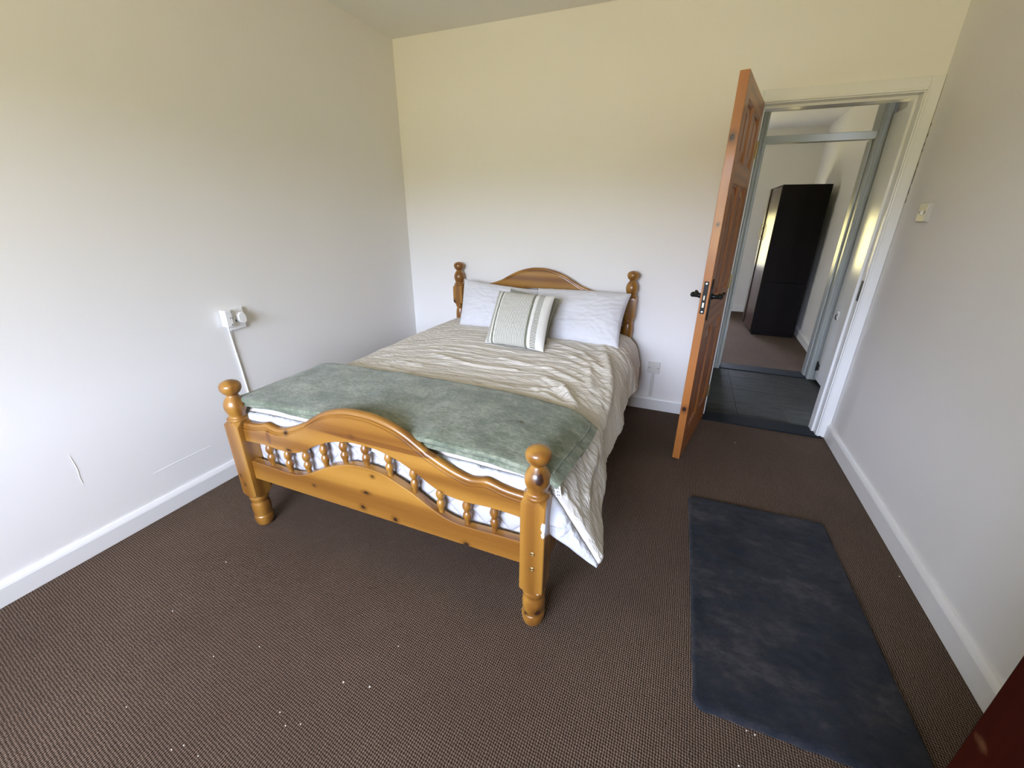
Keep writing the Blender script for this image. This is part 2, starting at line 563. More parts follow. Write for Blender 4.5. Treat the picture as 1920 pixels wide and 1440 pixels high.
def smoothtab(tab, t):
    """Catmull-Rom through the table"""
    n = len(tab)
    for i in range(n - 1):
        if t <= tab[i + 1][0] or i == n - 2:
            x0, y0 = tab[max(i - 1, 0)]
            x1, y1 = tab[i]
            x2, y2 = tab[i + 1]
            x3, y3 = tab[min(i + 2, n - 1)]
            w = min(max((t - x1) / (x2 - x1), 0), 1)
            m1 = (y2 - y0) / (x2 - x0) * (x2 - x1) if x2 != x0 else 0
            m2 = (y3 - y1) / (x3 - x1) * (x2 - x1) if x3 != x1 else 0
            return (2 * w**3 - 3 * w**2 + 1) * y1 + (w**3 - 2 * w**2 + w) * m1 + (-2 * w**3 + 3 * w**2) * y2 + (w**3 - w**2) * m2


def smooth_profile(prof, k=5):
    """refine a turned profile (height, radius) with rounded interpolation"""
    out = []
    n = len(prof)
    for i in range(n - 1):
        p0, p1, p2, p3 = prof[max(i - 1, 0)], prof[i], prof[i + 1], prof[min(i + 2, n - 1)]
        for j in range(k):
            t = j / k
            q = []
            for c in (0, 1):
                q.append(0.5 * (2 * p1[c] + (p2[c] - p0[c]) * t + (2 * p0[c] - 5 * p1[c] + 4 * p2[c] - p3[c]) * t * t + (3 * p1[c] - p0[c] - 3 * p2[c] + p3[c]) * t**3))
            out.append((q[0], max(q[1], 0.0005)))
    out.append(prof[-1])
    return out


# ------------------------------------------------------------------ room shell
W, H = 3.29, 2.579
T = 0.11                     # partition thickness
D1 = (2.505, 3.222, 1.990)   # bedroom doorway: x0, x1, head
struct(MB().box((-0.15, REAR_Y - WALL_D, -0.08), (W + 0.15, 0.04, 0)).build('floor', M_CARPET))
struct(MB().box((-0.15, REAR_Y - WALL_D, H), (W + 0.15, T, H + 0.1)).build('ceiling', M_CEIL))
struct(MB().box((-0.15, REAR_Y, 0), (0, T, H)).build('wall_left', M_WALL))
struct(MB().box((W, REAR_Y, 0), (W + 0.15, 0.06, H)).build('wall_right', M_WALL))
wb = MB().box((0, 0, 0), (D1[0] - 0.03, T, H)).box((D1[1] + 0.03, 0, 0), (W, T, H)).box((D1[0] - 0.03, 0, D1[2] + 0.03), (D1[1] + 0.03, T, H))
struct(wb.build('wall_back', M_WALL))
x0, x1, z0, z1 = WIN1
wf = MB().box((-0.15, REAR_Y - WALL_D, 0), (x0, REAR_Y, H)).box((x1, REAR_Y - WALL_D, 0), (W + 0.15, REAR_Y, H))
wf.box((x0, REAR_Y - WALL_D, 0), (x1, REAR_Y, z0)).box((x0, REAR_Y - WALL_D, z1), (x1, REAR_Y, H))
struct(wf.build('wall_front', M_WALL))


def window(name, x0, x1, z0, z1, y, side, deep=0.22):
    r = struct(empty(name, ((x0 + x1) / 2, y, z0)))
    f = MB(r)
    t = 0.05
    for a, b in (((x0, z0), (x1, z0 + t)), ((x0, z1 - t), (x1, z1)), ((x0, z0 + t), (x0 + t, z1 - t)), ((x1 - t, z0 + t), (x1, z1 - t)), (((x0 + x1) / 2 - t / 2, z0 + t), ((x0 + x1) / 2 + t / 2, z1 - t))):
        f.box((a[0], y - 0.03, a[1]), (b[0], y + 0.03, b[1]))
    f.build('window_frame', M_SATIN, r)
    MB(r).box((x0, min(y, y - side * deep), z0 - 0.002), (x1, max(y, y - side * deep), z0 + 0.022)).build('window_sill', M_SATIN, r)


window('window_1', *WIN1, REAR_Y - WALL_D + 0.10, -1, WALL_D)


def skirting(name, a, b, h=0.10, t=0.02):
    prof = [(0, 0), (t, 0), (t, h - 0.022), (t * 0.85, h - 0.014), (t * 0.55, h - 0.004), (t * 0.4, h), (0, h)]
    return struct(MB().extrude(prof, a, b).build(name, M_SATIN, bevel=0.0015))


skirting('baseboard_left', (0, 0), (0, REAR_Y), 0.096)
bb = bpy.data.objects['baseboard_left']
skirting('baseboard_back', (D1[0] - 0.062, 0), (0.02, 0), 0.106)
skirting('baseboard_right', (W, REAR_Y), (W, -0.012), 0.108)

# old filler and scratches on the left wall's plaster
wl = bpy.data.objects['wall_left']
cr = MB()
for pts, r in (([(0.0, -2.224, 0.228), (0.0005, -2.16, 0.231), (0.0005, -2.094, 0.233), (0.0005, -2.02, 0.2325), (0.0, -1.943, 0.231)], 0.0016),
               ([(0.0, -2.462, 0.467), (0.0004, -2.459, 0.43), (0.0004, -2.457, 0.399), (0.0004, -2.461, 0.36), (0.0, -2.460, 0.326)], 0.0014)):
    cr.tube(pts, r, 6)
cr.build('plaster_ridge', M_WALL, wl)

# hairline crack where the door casing meets the right wall
ck = MB()
z, pts = 1.85, []
while z > 1.46:
    pts.append((W - 0.0006, -0.0205 + rnd.uniform(-0.0016, 0.0016), z))
    z -= rnd.uniform(0.008, 0.02)
ck.tube(pts, [0.0014 if rnd.random() < 0.5 else 0.0002 for _ in pts], 5)
ck.build('plaster_crack', M_DARKHOLE, bpy.data.objects['wall_right'])

# ---- bedroom doorway frame
fr = struct(empty('trim_1', ((D1[0] + D1[1]) / 2, 0, 0)))
MB(fr).box((D1[1], -0.012, 0), (D1[1] + 0.03, T + 0.012, D1[2])).build('side_lining', M_GLOSS, fr, bevel=0.002)
MB(fr).box((D1[0] - 0.03, -0.012, 0), (D1[0], T + 0.012, D1[2])).build('side_lining', M_GLOSS, fr, bevel=0.002)
MB(fr).box((D1[0] - 0.03, -0.012, D1[2]), (D1[1] + 0.03, T + 0.012, D1[2] + 0.03)).build('head_lining', M_GLOSS, fr, bevel=0.002)
MB(fr).box((D1[1] - 0.014, 0.045, 0), (D1[1], T + 0.012, D1[2] - 0.014)).build('door_stop', M_GLOSS, fr, bevel=0.002)
MB(fr).box((D1[0], 0.045, 0), (D1[0] + 0.014, T + 0.012, D1[2] - 0.014)).build('door_stop', M_GLOSS, fr, bevel=0.002)
MB(fr).box((D1[0], 0.045, D1[2] - 0.014), (D1[1], T + 0.012, D1[2])).build('door_stop', M_GLOSS, fr, bevel=0.002)
AW = 0.066
ar = MB(fr).box((D1[1] + 0.012, -0.018, 0), (D1[1] + AW, 0, D1[2] + AW)).box((D1[1] + 0.006, -0.024, 0), (D1[1] + 0.018, 0, D1[2] + 0.018))
ar.build('architrave', M_GLOSS, fr, bevel=0.004, seg=3)
ar = MB(fr).box((D1[0] - 0.06, -0.018, 0), (D1[0] - 0.012, 0, D1[2] + AW)).box((D1[0] - 0.018, -0.024, 0), (D1[0] - 0.006, 0, D1[2] + 0.018))
ar.build('architrave', M_GLOSS, fr, bevel=0.004, seg=3)
ar = MB(fr).box((D1[0] - 0.012, -0.018, D1[2] + 0.012), (D1[1] + 0.012, 0, D1[2] + AW)).box((D1[0] - 0.006, -0.024, D1[2] + 0.006), (D1[1] + 0.006, 0, D1[2] + 0.018))
ar.build('architrave', M_GLOSS, fr, bevel=0.004, seg=3)
sp = MB(fr).box((D1[1] - 0.0025, -0.010, 0.925), (D1[1] + 0.001, 0.022, 1.045)).build('strike_plate', M_IRON, fr, bevel=0.001)
for za, zb in ((0.945, 0.967), (0.995, 1.015)):
    MB(fr).box((D1[1] - 0.003, 0.0, za), (D1[1] - 0.0015, 0.014, zb)).build('latch_slot', M_DARKHOLE, sp)

th = struct(MB().box((2.497, -0.045, -0.01), (3.255, T, 0.008)).build('trim_2', M_SLATE, bevel=0.003))

# ---- hall behind the doorway
HY = 1.25                    # far side of the hall
HX = 3.495                   # right wall of the hall
fh = struct(MB().box((1.2, 0.04, -0.08), (HX + 0.12, HY + 0.2, -0.002)).build('floor_hall', M_GROUT))
P = 0.33
tile_me = {}
for i in range(-5, 4):
    for j in range(-2, 4):
        xa, xb = 2.755 + P * i, 2.755 + P * (i + 1)
        ya, yb = 0.385 + 0.322 * j, 0.385 + 0.322 * (j + 1)
        xa, xb, ya, yb = max(xa, 1.21), min(xb, HX), max(ya, 0.1), min(yb, HY + 0.02)
        if xb - xa < 0.02 or yb - ya < 0.02:
            continue
        MB().box((xa + 0.0015, ya + 0.0015, -0.006), (xb - 0.0015, yb - 0.0015, 0.002)).build('tile', M_TILE, fh, bevel=0.0008, seg=1)
struct(MB().box((HX, T, 0), (HX + 0.12, HY, H)).build('wall_hall_right', M_WALL))
struct(MB().box((1.1, T, 0), (1.2, HY, H)).build('wall_hall_left', M_WALL))
struct(MB().box((1.1, T, 2.50), (HX + 0.12, HY + 0.15, 2.6)).build('ceiling_hall', M_CEIL))
D2 = (2.675, 3.415)          # second doorway
T2 = 0.15
wh = MB().box((0.7, HY, 0), (D2[0] - 0.03, HY + T2, H)).box((D2[1] + 0.03, HY, 0), (3.95, HY + T2, H)).box((D2[0] - 0.03, HY, 2.23), (D2[1] + 0.03, HY + T2, H))
struct(wh.build('wall_hall_back', M_WALL))
f2 = struct(empty('trim_3', (3.04, HY, 0)))
MB(f2).box((D2[1], HY - 0.01, 0), (D2[1] + 0.03, HY + T2 + 0.01, 2.20)).build('side_lining', M_GLOSS_SHADE, f2, bevel=0.002)
MB(f2).box((D2[0] - 0.03, HY - 0.01, 0), (D2[0], HY + T2 + 0.01, 2.20)).build('side_lining', M_GLOSS_SHADE, f2, bevel=0.002)
MB(f2).box((D2[0] - 0.03, HY - 0.01, 2.20), (D2[1] + 0.03, HY + T2 + 0.01, 2.23)).build('head_lining', M_GLOSS_SHADE, f2, bevel=0.002)
MB(f2).box((D2[0], HY + 0.005, 1.950), (D2[1], HY + 0.075, 2.005)).build('transom_bar', M_GLOSS_SHADE, f2, bevel=0.003)
MB(f2).box((D2[1] - 0.013, HY + 0.06, 0), (D2[1], HY + T2, 1.950)).build('door_stop', M_GLOSS_SHADE, f2, bevel=0.002)
MB(f2).box((D2[0], HY + 0.06, 0), (D2[0] + 0.013, HY + T2, 1.950)).build('door_stop', M_GLOSS_SHADE, f2, bevel=0.002)
flute = [(0, 0), (0, 0.016), (0.010, 0.022), (0.018, 0.018), (0.022, 0.014), (0.030, 0.014), (0.034, 0.019), (0.040, 0.019), (0.044, 0.014), (0.052, 0.014), (0.056, 0.019), (0.062, 0.019), (0.066, 0.013), (0.072, 0.013), (0.076, 0.0)]


def fluted(x, sgn, za, zb):
    m = MB(f2)
    n = len(flute)
    vs = [(x + sgn * p, HY - q, z) for z in (za, zb) for p, q in flute]
    m.add(vs, [(i, (i + 1) % n, n + (i + 1) % n, n + i) for i in range(n)] + [tuple(range(n)), tuple(range(n, 2 * n))])
    return m.build('architrave', M_GLOSS_SHADE, f2)


fluted(D2[1] + 0.003, 1, 0, 2.27)
fluted(D2[0] - 0.003, -1, 0, 2.27)
MB(f2).box((D2[0], HY - 0.018, 2.205), (D2[1], HY, 2.27)).build('architrave', M_GLOSS_SHADE, f2, bevel=0.004)
struct(MB().box((D2[0], HY - 0.005, -0.01), (D2[1], HY + T2 + 0.02, 0.009)).build('trim_4', M_SLATE, bevel=0.003))

# white cupboard door in the right wall of the hall
d2 = struct(empty('door_2', (HX, 1.21, 0)))
MB(d2).box((HX - 0.030, 0.42, 0.03), (HX - 0.002, 1.205, 2.10)).build('door_panel', M_GLOSS, d2, bevel=0.003)
hg = MB(d2).tube([(HX - 0.034, 1.212, 0.10), (HX - 0.034, 1.212, 0.185)], 0.007, 10)
hg.box((HX - 0.033, 1.16, 0.115), (HX - 0.029, 1.212, 0.172)).build('hinge', M_IRON, d2, bevel=0.001)
hk = MB(d2).box((HX - 0.036, 1.06, 0.60), (HX - 0.029, 1.10, 0.665)).build('catch_plate', M_PLASTIC, d2, bevel=0.001)
MB(d2).tube([(HX - 0.036, 1.085, 0.645), (HX - 0.046, 1.083, 0.635), (HX - 0.046, 1.078, 0.61), (HX - 0.038, 1.075, 0.60)], 0.004, 8).build('catch_hook', M_IRON, hk)

# ---- far room
struct(MB().box((0.6, HY + T2, -0.08), (3.95, FAR_Y + 0.25, 0)).build('floor_far_room', M_CARPET))
struct(MB().box((0.6, HY + T2, 2.515), (3.95, FAR_Y + 0.25, 2.6)).build('ceiling_far_room', M_CEIL))
a0, a1 = (3.607, HY + T2), (3.690, FAR_Y)
m = MB()
m.add([(a0[0], a0[1], 0), (a1[0], a1[1], 0), (3.95, a1[1], 0), (3.95, a0[1], 0), (a0[0], a0[1], 2.515), (a1[0], a1[1], 2.515), (3.95, a1[1], 2.515), (3.95, a0[1], 2.515)],
      [(0, 1, 2, 3), (4, 5, 6, 7), (0, 1, 5, 4), (1, 2, 6, 5), (2, 3, 7, 6), (3, 0, 4, 7)])
struct(m.build('wall_far_room_right', M_WALL))
struct(MB().box((0.5, HY + T2, 0), (0.6, FAR_Y, 2.515)).build('wall_far_room_left', M_WALL))
x0, x1, z0, z1 = WIN2
wf = MB().box((0.5, FAR_Y, 0), (x0, FAR_Y + 0.25, 2.6)).box((x1, FAR_Y, 0), (3.95, FAR_Y + 0.25, 2.6)).box((x0, FAR_Y, 0), (x1, FAR_Y + 0.25, z0)).box((x0, FAR_Y, z1), (x1, FAR_Y + 0.25, 2.6))
struct(wf.build('wall_far_room_back', M_WALL))
window('window_2', *WIN2, FAR_Y + 0.08, 1)
skirting('baseboard_far_room_back', (3.66, FAR_Y), (0.6, FAR_Y), 0.10)
skirting('baseboard_far_room_right', a0, a1, 0.10)

# ------------------------------------------------------------------ bed
BX, BY = 1.205, -1.05
bed = thing('bed', (BX, BY, 0), 'knotty orange pine double bed with turned posts and arched ends', 'bed')
PX = 0.6925
FY, HDY = -2.079, -0.063


def octo_block(m, cx, cy, za, zb, h=0.0425, ch=0.016):
    """square post block whose corners are chamfered off at both ends"""
    rings = [(za, h - 0.004, ch + 0.006), (za + 0.020, h, 0.003), (zb - 0.018, h, 0.003), (zb, h - 0.004, ch + 0.006)]
    vs, fs = [], []
    for z, a, c in rings:
        for px, py in ((a - c, -a), (a, -a + c), (a, a - c), (a - c, a), (-a + c, a), (-a, a - c), (-a, -a + c), (-a + c, -a)):
            vs.append((cx + px, cy + py, z))
    for j in range(3):
        for k in range(8):
            k2 = (k + 1) % 8
            fs.append((j * 8 + k, j * 8 + k2, (j + 1) * 8 + k2, (j + 1) * 8 + k))
    fs += [tuple(reversed(range(8))), tuple(24 + k for k in range(8))]
    m.add(vs, fs)


def finial(z):
    return smooth_profile([(z - 0.012, 0.034), (z - 0.004, 0.040), (z + 0.004, 0.043), (z + 0.011, 0.0425), (z + 0.016, 0.036), (z + 0.022, 0.0335), (z + 0.035, 0.036), (z + 0.052, 0.0415),
                           (z + 0.070, 0.0425), (z + 0.090, 0.037), (z + 0.106, 0.027), (z + 0.114, 0.0225), (z + 0.119, 0.0225), (z + 0.123, 0.0270), (z + 0.129, 0.0335),
                           (z + 0.140, 0.0395), (z + 0.152, 0.0418), (z + 0.163, 0.0400), (z + 0.172, 0.0330), (z + 0.179, 0.0210), (z + 0.182, 0.010), (z + 0.183, 0.001)])


def foot_post(sx):
    m = MB(bed)
    cx = BX + sx * PX
    m.lathe((cx, FY, 0), smooth_profile([(0.0, 0.030), (0.006, 0.035), (0.022, 0.040), (0.040, 0.0425), (0.052, 0.0415), (0.058, 0.0385), (0.070, 0.0395), (0.095, 0.0415), (0.118, 0.0405), (0.132, 0.0365), (0.140, 0.037), (0.150, 0.041), (0.162, 0.040), (0.172, 0.036)]))
    octo_block(m, cx, FY, 0.166, 0.562)
    m.lathe((cx, FY, 0), finial(0.560))
    o = m.build('foot_post', M_PINE_Z, bed, smooth='auto')
    if sx > 0:
        for z in (0.352, 0.287):
            MB(bed).lathe((cx + 0.004, FY - 0.0425, z), [(0.004, 0.0085), (-0.0015, 0.0085), (-0.0025, 0.0065), (-0.0005, 0.0055), (0.0005, 0.003)], 16, 'y').build('bolt', M_BRASS, o, smooth='auto')
    return o


def head_post(sx):
    m = MB(bed)
    cx = BX + sx * PX
    octo_block(m, cx, HDY, 0.10, 0.44)
    m.lathe((cx, HDY, 0), smooth_profile([(0.0, 0.030), (0.01, 0.037), (0.04, 0.042), (0.07, 0.038), (0.11, 0.036)]))
    m.lathe((cx, HDY, 0), smooth_profile([(0.435, 0.036), (0.45, 0.042), (0.465, 0.036), (0.48, 0.030), (0.52, 0.030), (0.57, 0.036), (0.61, 0.0385), (0.645, 0.036), (0.672, 0.031), (0.682, 0.034), (0.692, 0.038), (0.700, 0.034), (0.715, 0.032)]))
    octo_block(m, cx, HDY, 0.703, 0.862)
    m.lathe((cx, HDY, 0), finial(0.860))
    return m.build('head_post', M_PINE_Z, bed, smooth='auto')


for sx in (-1, 1):
    foot_post(sx)
    head_post(sx)

TOP = [(0, .727), (.04, .726), (.08, .721), (.14, .706), (.2, .681), (.245, .653), (.272, .636), (.279, .628), (.30, .620), (.34, .600), (.385, .582), (.42, .571), (.45, .565), (.475, .567), (.512, .575), (.54, .570), (.57, .562), (.60, .557), (.66, .553)]
UB = [(0, .597), (.04, .596), (.08, .592), (.165, .570), (.22, .545), (.255, .528), (.29, .505), (.34, .482), (.40, .471), (.46, .470), (.52, .474), (.57, .474), (.66, .468)]
LT = [(0, .497), (.04, .495), (.09, .487), (.175, .456), (.23, .430), (.277, .403), (.345, .372), (.41, .359), (.48, .360), (.57, .364), (.66, .366)]
LB = [(0, .272), (.66, .272)]
HT = [(0, 1.030), (.04, 1.029), (.08, 1.023), (.14, 1.008), (.2, .985), (.26, .954), (.31, .926), (.36, .906), (.42, .888), (.52, .873), (.6, .860), (.66, .855)]
HU = [(0, .880), (.06, .877), (.12, .866), (.22, .836), (.3, .806), (.4, .780), (.5, .772), (.66, .770)]
HL = [(0, .74), (.1, .73), (.2, .70), (.3, .66), (.4, .64), (.66, .64)]


def rail(name, top, bot, yc, th, groove=False, n=120):
    xs = [-0.655 + 1.31 * i / n for i in range(n + 1)]
    t = [(BX + x, smoothtab(top, abs(x))) for x in xs]
    b = [(BX + x, smoothtab(bot, abs(x)) if len(bot) > 2 else bot[0][1]) for x in xs]
    y0, y1 = yc - th / 2, yc + th / 2
    if not groove:
        return MB(bed).slab(t, b, y0, y1).build(name, M_PINE_X, bed, bevel=0.004, seg=3, angle=50)
    # stepped edge moulding along the top: outline rings from the front face up and over
    rings = [(0.034, 0.0), (0.0265, 0.0), (0.0255, 0.0045), (0.0225, 0.0050), (0.0170, 0.0020), (0.0150, 0.0020), (0.0140, 0.0065), (0.0110, 0.0070), (0.006, 0.0085), (0.002, 0.0125), (0.0, 0.018)]
    m = len(xs)
    vs, fs = [], []
    for j in range(m):
        vs.append((b[j][0], y0, b[j][1]))
    for dz, dy in rings:
        for j in range(m):
            vs.append((t[j][0], y0 + dy, t[j][1] - dz))
    for j in range(m):
        vs.append((t[j][0], y1 - 0.004, t[j][1]))
    for j in range(m):
        vs.append((t[j][0], y1, t[j][1] - 0.004))
    for j in range(m):
        vs.append((b[j][0], y1, b[j][1]))
    R = len(rings) + 4
    for r in range(R):
        for j in range(m - 1):
            r2 = (r + 1) % R
            fs.append((r * m + j, r * m + j + 1, r2 * m + j + 1, r2 * m + j))
    fs.append(tuple(r * m for r in range(R)))
    fs.append(tuple(r * m + m - 1 for r in range(R)))
    return MB(bed).add(vs, fs).build(name, M_PINE_X, bed, smooth='auto')


rail('footboard_top_rail', TOP, UB, FY - 0.002, 0.034, True)
rail('footboard_lower_rail', LT, LB, FY - 0.002, 0.034)
rail('headboard_top_rail', HT, HU, HDY, 0.030, True)
rail('headboard_lower_rail', HL, [(0, .50), (.66, .50)], HDY, 0.030)


def baluster(x, za, zb, y):
    L = zb - za
    pr = [(0.0, 0.010), (0.08, 0.0098), (0.16, 0.0105), (0.26, 0.0145), (0.36, 0.0165), (0.44, 0.0135), (0.49, 0.0105), (0.53, 0.0105), (0.60, 0.0150), (0.70, 0.0175), (0.80, 0.0145), (0.88, 0.0110), (0.94, 0.0115), (1.0, 0.0125)]
    return MB(bed).lathe((x, y, 0), smooth_profile([(za + L * t, r) for t, r in pr], 3), 16).build('baluster', M_PINE_Z, bed, smooth='auto')


for k in range(-5, 6):
    x = k * 0.108
    baluster(BX + x, smoothtab(LT, abs(x)) - 0.004, smoothtab(UB, abs(x)) + 0.004, FY + 0.002)
    baluster(BX + x, smoothtab(HL, abs(x)) - 0.004, smoothtab(HU, abs(x)) + 0.004, HDY)
for sx in (-1, 1):
    MB(bed).box((BX + sx * PX - 0.013, FY + 0.03, 0.175), (BX + sx * PX + 0.013, HDY - 0.03, 0.300)).build('side_rail', M_PINE_X, bed, bevel=0.003)
MB(bed).box((BX - PX + 0.012, FY + 0.06, 0.235), (BX + PX - 0.012, HDY - 0.05, 0.258)).build('slatted_base', M_PINE_X, bed)

# ---- mattress
mm = MB().box((0.535, -2.045, 0.258), (1.875, -0.085, 0.552))
mat = mm.build('mattress', M_QUILT, bevel=0.035, seg=5)
mat.data.shade_smooth()
tag(mat, 'white quilted mattress seen between the pine balusters of the footboard', 'mattress')

# ------------------------------------------------------------------ bedding
Z0, A_HALF, R_C = 0.598, 0.640, 0.160


def cross(s, off, thm=math.radians(70), z0=Z0):
    """point and normal on the bedding's cross section at arclength s from the bed's centre line"""
    sg = 1 if s >= 0 else -1
    a = abs(s)
    if a <= A_HALF:
        p = (a, z0 + 0.012 * (1 - (a / A_HALF) ** 2))
        n = (0.0, 1.0)
    else:
        th = min((a - A_HALF) / R_C, thm)
        p = (A_HALF + R_C * math.sin(th), z0 - R_C * (1 - math.cos(th)))
        n = (math.sin(th), math.cos(th))
        rest = a - A_HALF - R_C * thm
        if rest > 0:
            p = (p[0] + rest * math.cos(thm), p[1] - rest * math.sin(thm))
    return (BX + sg * (p[0] + n[0] * off), p[1] + n[1] * off), (sg * n[0], n[1])


FOLDS = [([(0.05, -1.52), (0.30, -1.47), (0.50, -1.43), (0.62, -1.50)], 0.016, 0.020), ([(0.20, -1.44), (0.42, -1.40), (0.56, -1.34), (0.66, -1.48)], 0.016, 0.022),
         ([(0.44, -1.22), (0.56, -1.30), (0.66, -1.52)], 0.015, 0.024), ([(-0.52, -1.46), (-0.40, -1.42), (-0.22, -1.47)], 0.014, 0.018),
         ([(-0.55, -1.38), (-0.40, -1.30), (-0.25, -1.32)], 0.012, 0.018), ([(-0.30, -1.12), (0.0, -1.20), (0.25, -1.16)], 0.010, 0.016),
         ([(0.30, -0.62), (0.52, -0.70), (0.66, -0.95)], 0.010, 0.020), ([(0.46, -0.80), (0.60, -0.92), (0.68, -1.25)], 0.010, 0.018), ([(0.1, -1.02), (0.4, -1.06), (0.62, -1.2)], 0.009, 0.016),
         ([(0.60, -0.50), (0.70, -0.9), (0.78, -1.3)], 0.012, 0.025), ([(0.66, -0.70), (0.76, -1.15), (0.84, -1.6)], 0.012, 0.025), ([(0.72, -1.2), (0.80, -1.6), (0.88, -1.9)], 0.012, 0.025)]


def seg_dist(p, pts):
    best = 9.0
    for (ax, ay), (bx, by) in zip(pts, pts[1:]):
        dx, dy = bx - ax, by - ay
        t = max(0, min(1, ((p[0] - ax) * dx + (p[1] - ay) * dy) / (dx * dx + dy * dy)))
        best = min(best, math.hypot(p[0] - ax - t * dx, p[1] - ay - t * dy))
    return best


def duvet_disp(s, y):
    bend = max(0.0, abs(s) - 0.40)
    yy = y + 1.1 * bend ** 1.3 - 0.06 * s
    w = 0.05 * noise.noise((s * 2.2, y * 2.2, 3.1))
    n1 = noise.noise((s * 1.6 + 4, (yy + w) * 15, 0.3))
    n2 = noise.noise((s * 3.0 - 7, (yy + 1.4 * w) * 31, 5.7))
    n3 = noise.noise((s * 7.0, (yy + 2 * w) * 60, 9.2))
    calm = 1.0 - 0.45 * max(0.0, min(1.0, (abs(s) - 0.62) / 0.2))
    d = ((1 - min(1, abs(n1) * 2.2)) ** 1.6 * 0.0060 + (1 - min(1, abs(n2) * 2.0)) ** 1.6 * 0.0034 + n3 * 0.0007) * calm
    d += 0.010 * noise.noise((s * 2.4, y * 3.0, 8.0))
    for pts, amp, wd in FOLDS:
        q = seg_dist((s, y), pts)
        if q < wd * 3:
            d += amp * math.exp(-(q / wd) ** 2)
    return d


def hem(y):
    """arclength of the right hem at y: longer towards the hanging foot corner"""
    t = max(0.0, min(1.0, (-1.50 - y) / 0.53))
    return 0.962 + 0.010 * math.sin(y * 9) + 0.092 * t ** 2.2


def lean(y):
    """how steeply the right side hangs: it flares out towards the foot corner"""
    t = max(0.0, min(1.0, (-1.3 - y) / 0.73))
    return math.radians(74 - 20 * t ** 2)


duvet = thing('duvet', (BX, BY, 0.55), 'beige crinkled duvet with a white underside spread over the bed', 'duvet')
NS, NV = 210, 250
Y_H, Y_F = -0.125, -2.035
SL = -(A_HALF + R_C * math.radians(70) + 0.07)
grid = []
vs, fs = [], []
for j in range(NV + 1):
    y = Y_H + (Y_F - Y_H) * j / NV
    s1 = hem(y)
    for i in range(NS + 1):
        s = SL + (s1 - SL) * i / NS
        d = duvet_disp(s, y)
        fade = min(1.0, (Y_H - y) / 0.03) * min(1.0, (y - Y_F) / 0.03)
        endr = 0.0
        if y - Y_F < 0.03:                      # roll the foot edge over
            endr = 0.018 * (1 - (y - Y_F) / 0.03) ** 2
        (px, pz), n = cross(s, 0.006 + d * (0.25 + 0.75 * max(0, fade)) - endr, lean(y))
        yy = y
        if s > A_HALF:
            hang = (s - A_HALF) / 0.4
            out = 0.011 * hang * (math.sin(y * 10.5 + 0.6) + 0.5 * math.sin(y * 23 + 2))
            px += out
        vs.append((px, yy, pz))
for j in range(NV):
    for i in range(NS):
        a = j * (NS + 1) + i
        fs.append((a, a + 1, a + NS + 2, a + NS + 1))
top = MB(duvet).add(vs, fs).build('cover', M_DUVET, duvet, smooth=True)
md = top.modifiers.new('thick', 'SOLIDIFY')
md.thickness, md.offset = 0.010, -1
# white puffy edge that shows under the foot hem and down the hanging corner
edge = vs[NV * (NS + 1):]
vs2, fs2 = [], []
K = 9
for i, p in enumerate(edge):
    s = SL + (hem(Y_F) - SL) * i / NS
    u = (s - A_HALF) / (hem(Y_F) - A_HALF)
    (qx, qz), n = cross(s, 0, lean(Y_F))
    n = Vector((n[0], 0, n[1]))
    if s < A_HALF:
        w = 0.058 + 0.006 * noise.noise((s * 6, 1.7, 0))
    else:
        w = interp([(0, 0.056), (0.25, 0.085), (0.55, 0.105), (0.8, 0.060), (1.0, 0.004)], min(max(u, 0), 1)) + 0.006 * noise.noise((s * 14, 1.7, 0))
    for k in range(K + 1):
        t = k / K
        bul = math.sin(PI * t) ** 0.7
        q = Vector(p) - n * (w * t + 0.002) + Vector((0, -0.020 * bul * (0.6 + 0.8 * w / 0.08) + 0.010 * noise.noise((s * 16, t * 2.5, 4)) * bul, 0))
        if k == K:
            q += Vector((0, 0.02, 0))
        vs2.append(q)
for i in range(NS):
    for k in range(K):
        a = i * (K + 1) + k
        fs2.append((a, a + 1, a + K + 2, a + K + 1))
und = MB(duvet).add(vs2, fs2).build('underside', M_WHITE, duvet, smooth=True)
md = und.modifiers.new('thick', 'SOLIDIFY')
md.thickness, md.offset = 0.004, 0
und['label'] = 'white underside of the duvet along its foot edge'


# ---- folded sage blanket across the foot of the bed
def blanket_layer(name, s0, s1, prof, parent, seed, skew=0.0):
    n = 150
    vs, fs = [], []
    m = len(prof)
    for i in range(n + 1):
        s = s0 + (s1 - s0) * i / n
        for j, (y, o) in enumerate(prof):
            wob = 0.005 * noise.noise((s * 5, y * 5, seed)) + 0.0035 * noise.noise((s * 13, y * 11, seed + 3))
            se = s if s < 0.5 else 0.5 + (s - 0.5) * (1.0 - 0.12 * max(0.0, min(1.0, (-1.66 - y) / 0.40)))
            (px, pz), nr = cross(se, o + 0.019 + wob, math.radians(36), Z0)
            yy = y + skew * s + 0.008 * noise.noise((s * 3.0, 2.0 if y < -1.8 else 5.0, seed))
            if s > 0.3:                          # far edge angles back towards the foot on the right
                yy -= 0.10 * (s - 0.3) ** 1.5 * (1 if y > -1.8 else 0.25) * 2.0
            vs.append((px, yy, pz))
    for i in range(n):
        for j in range(m):
            j2 = (j + 1) % m
            fs.append((i * m + j, i * m + j2, (i + 1) * m + j2, (i + 1) * m + j))
    fs.append(tuple(range(m)))
    fs.append(tuple(n * m + j for j in range(m)))
    return MB(parent).add(vs, fs).build(name, M_FLEECE, parent, smooth='auto')


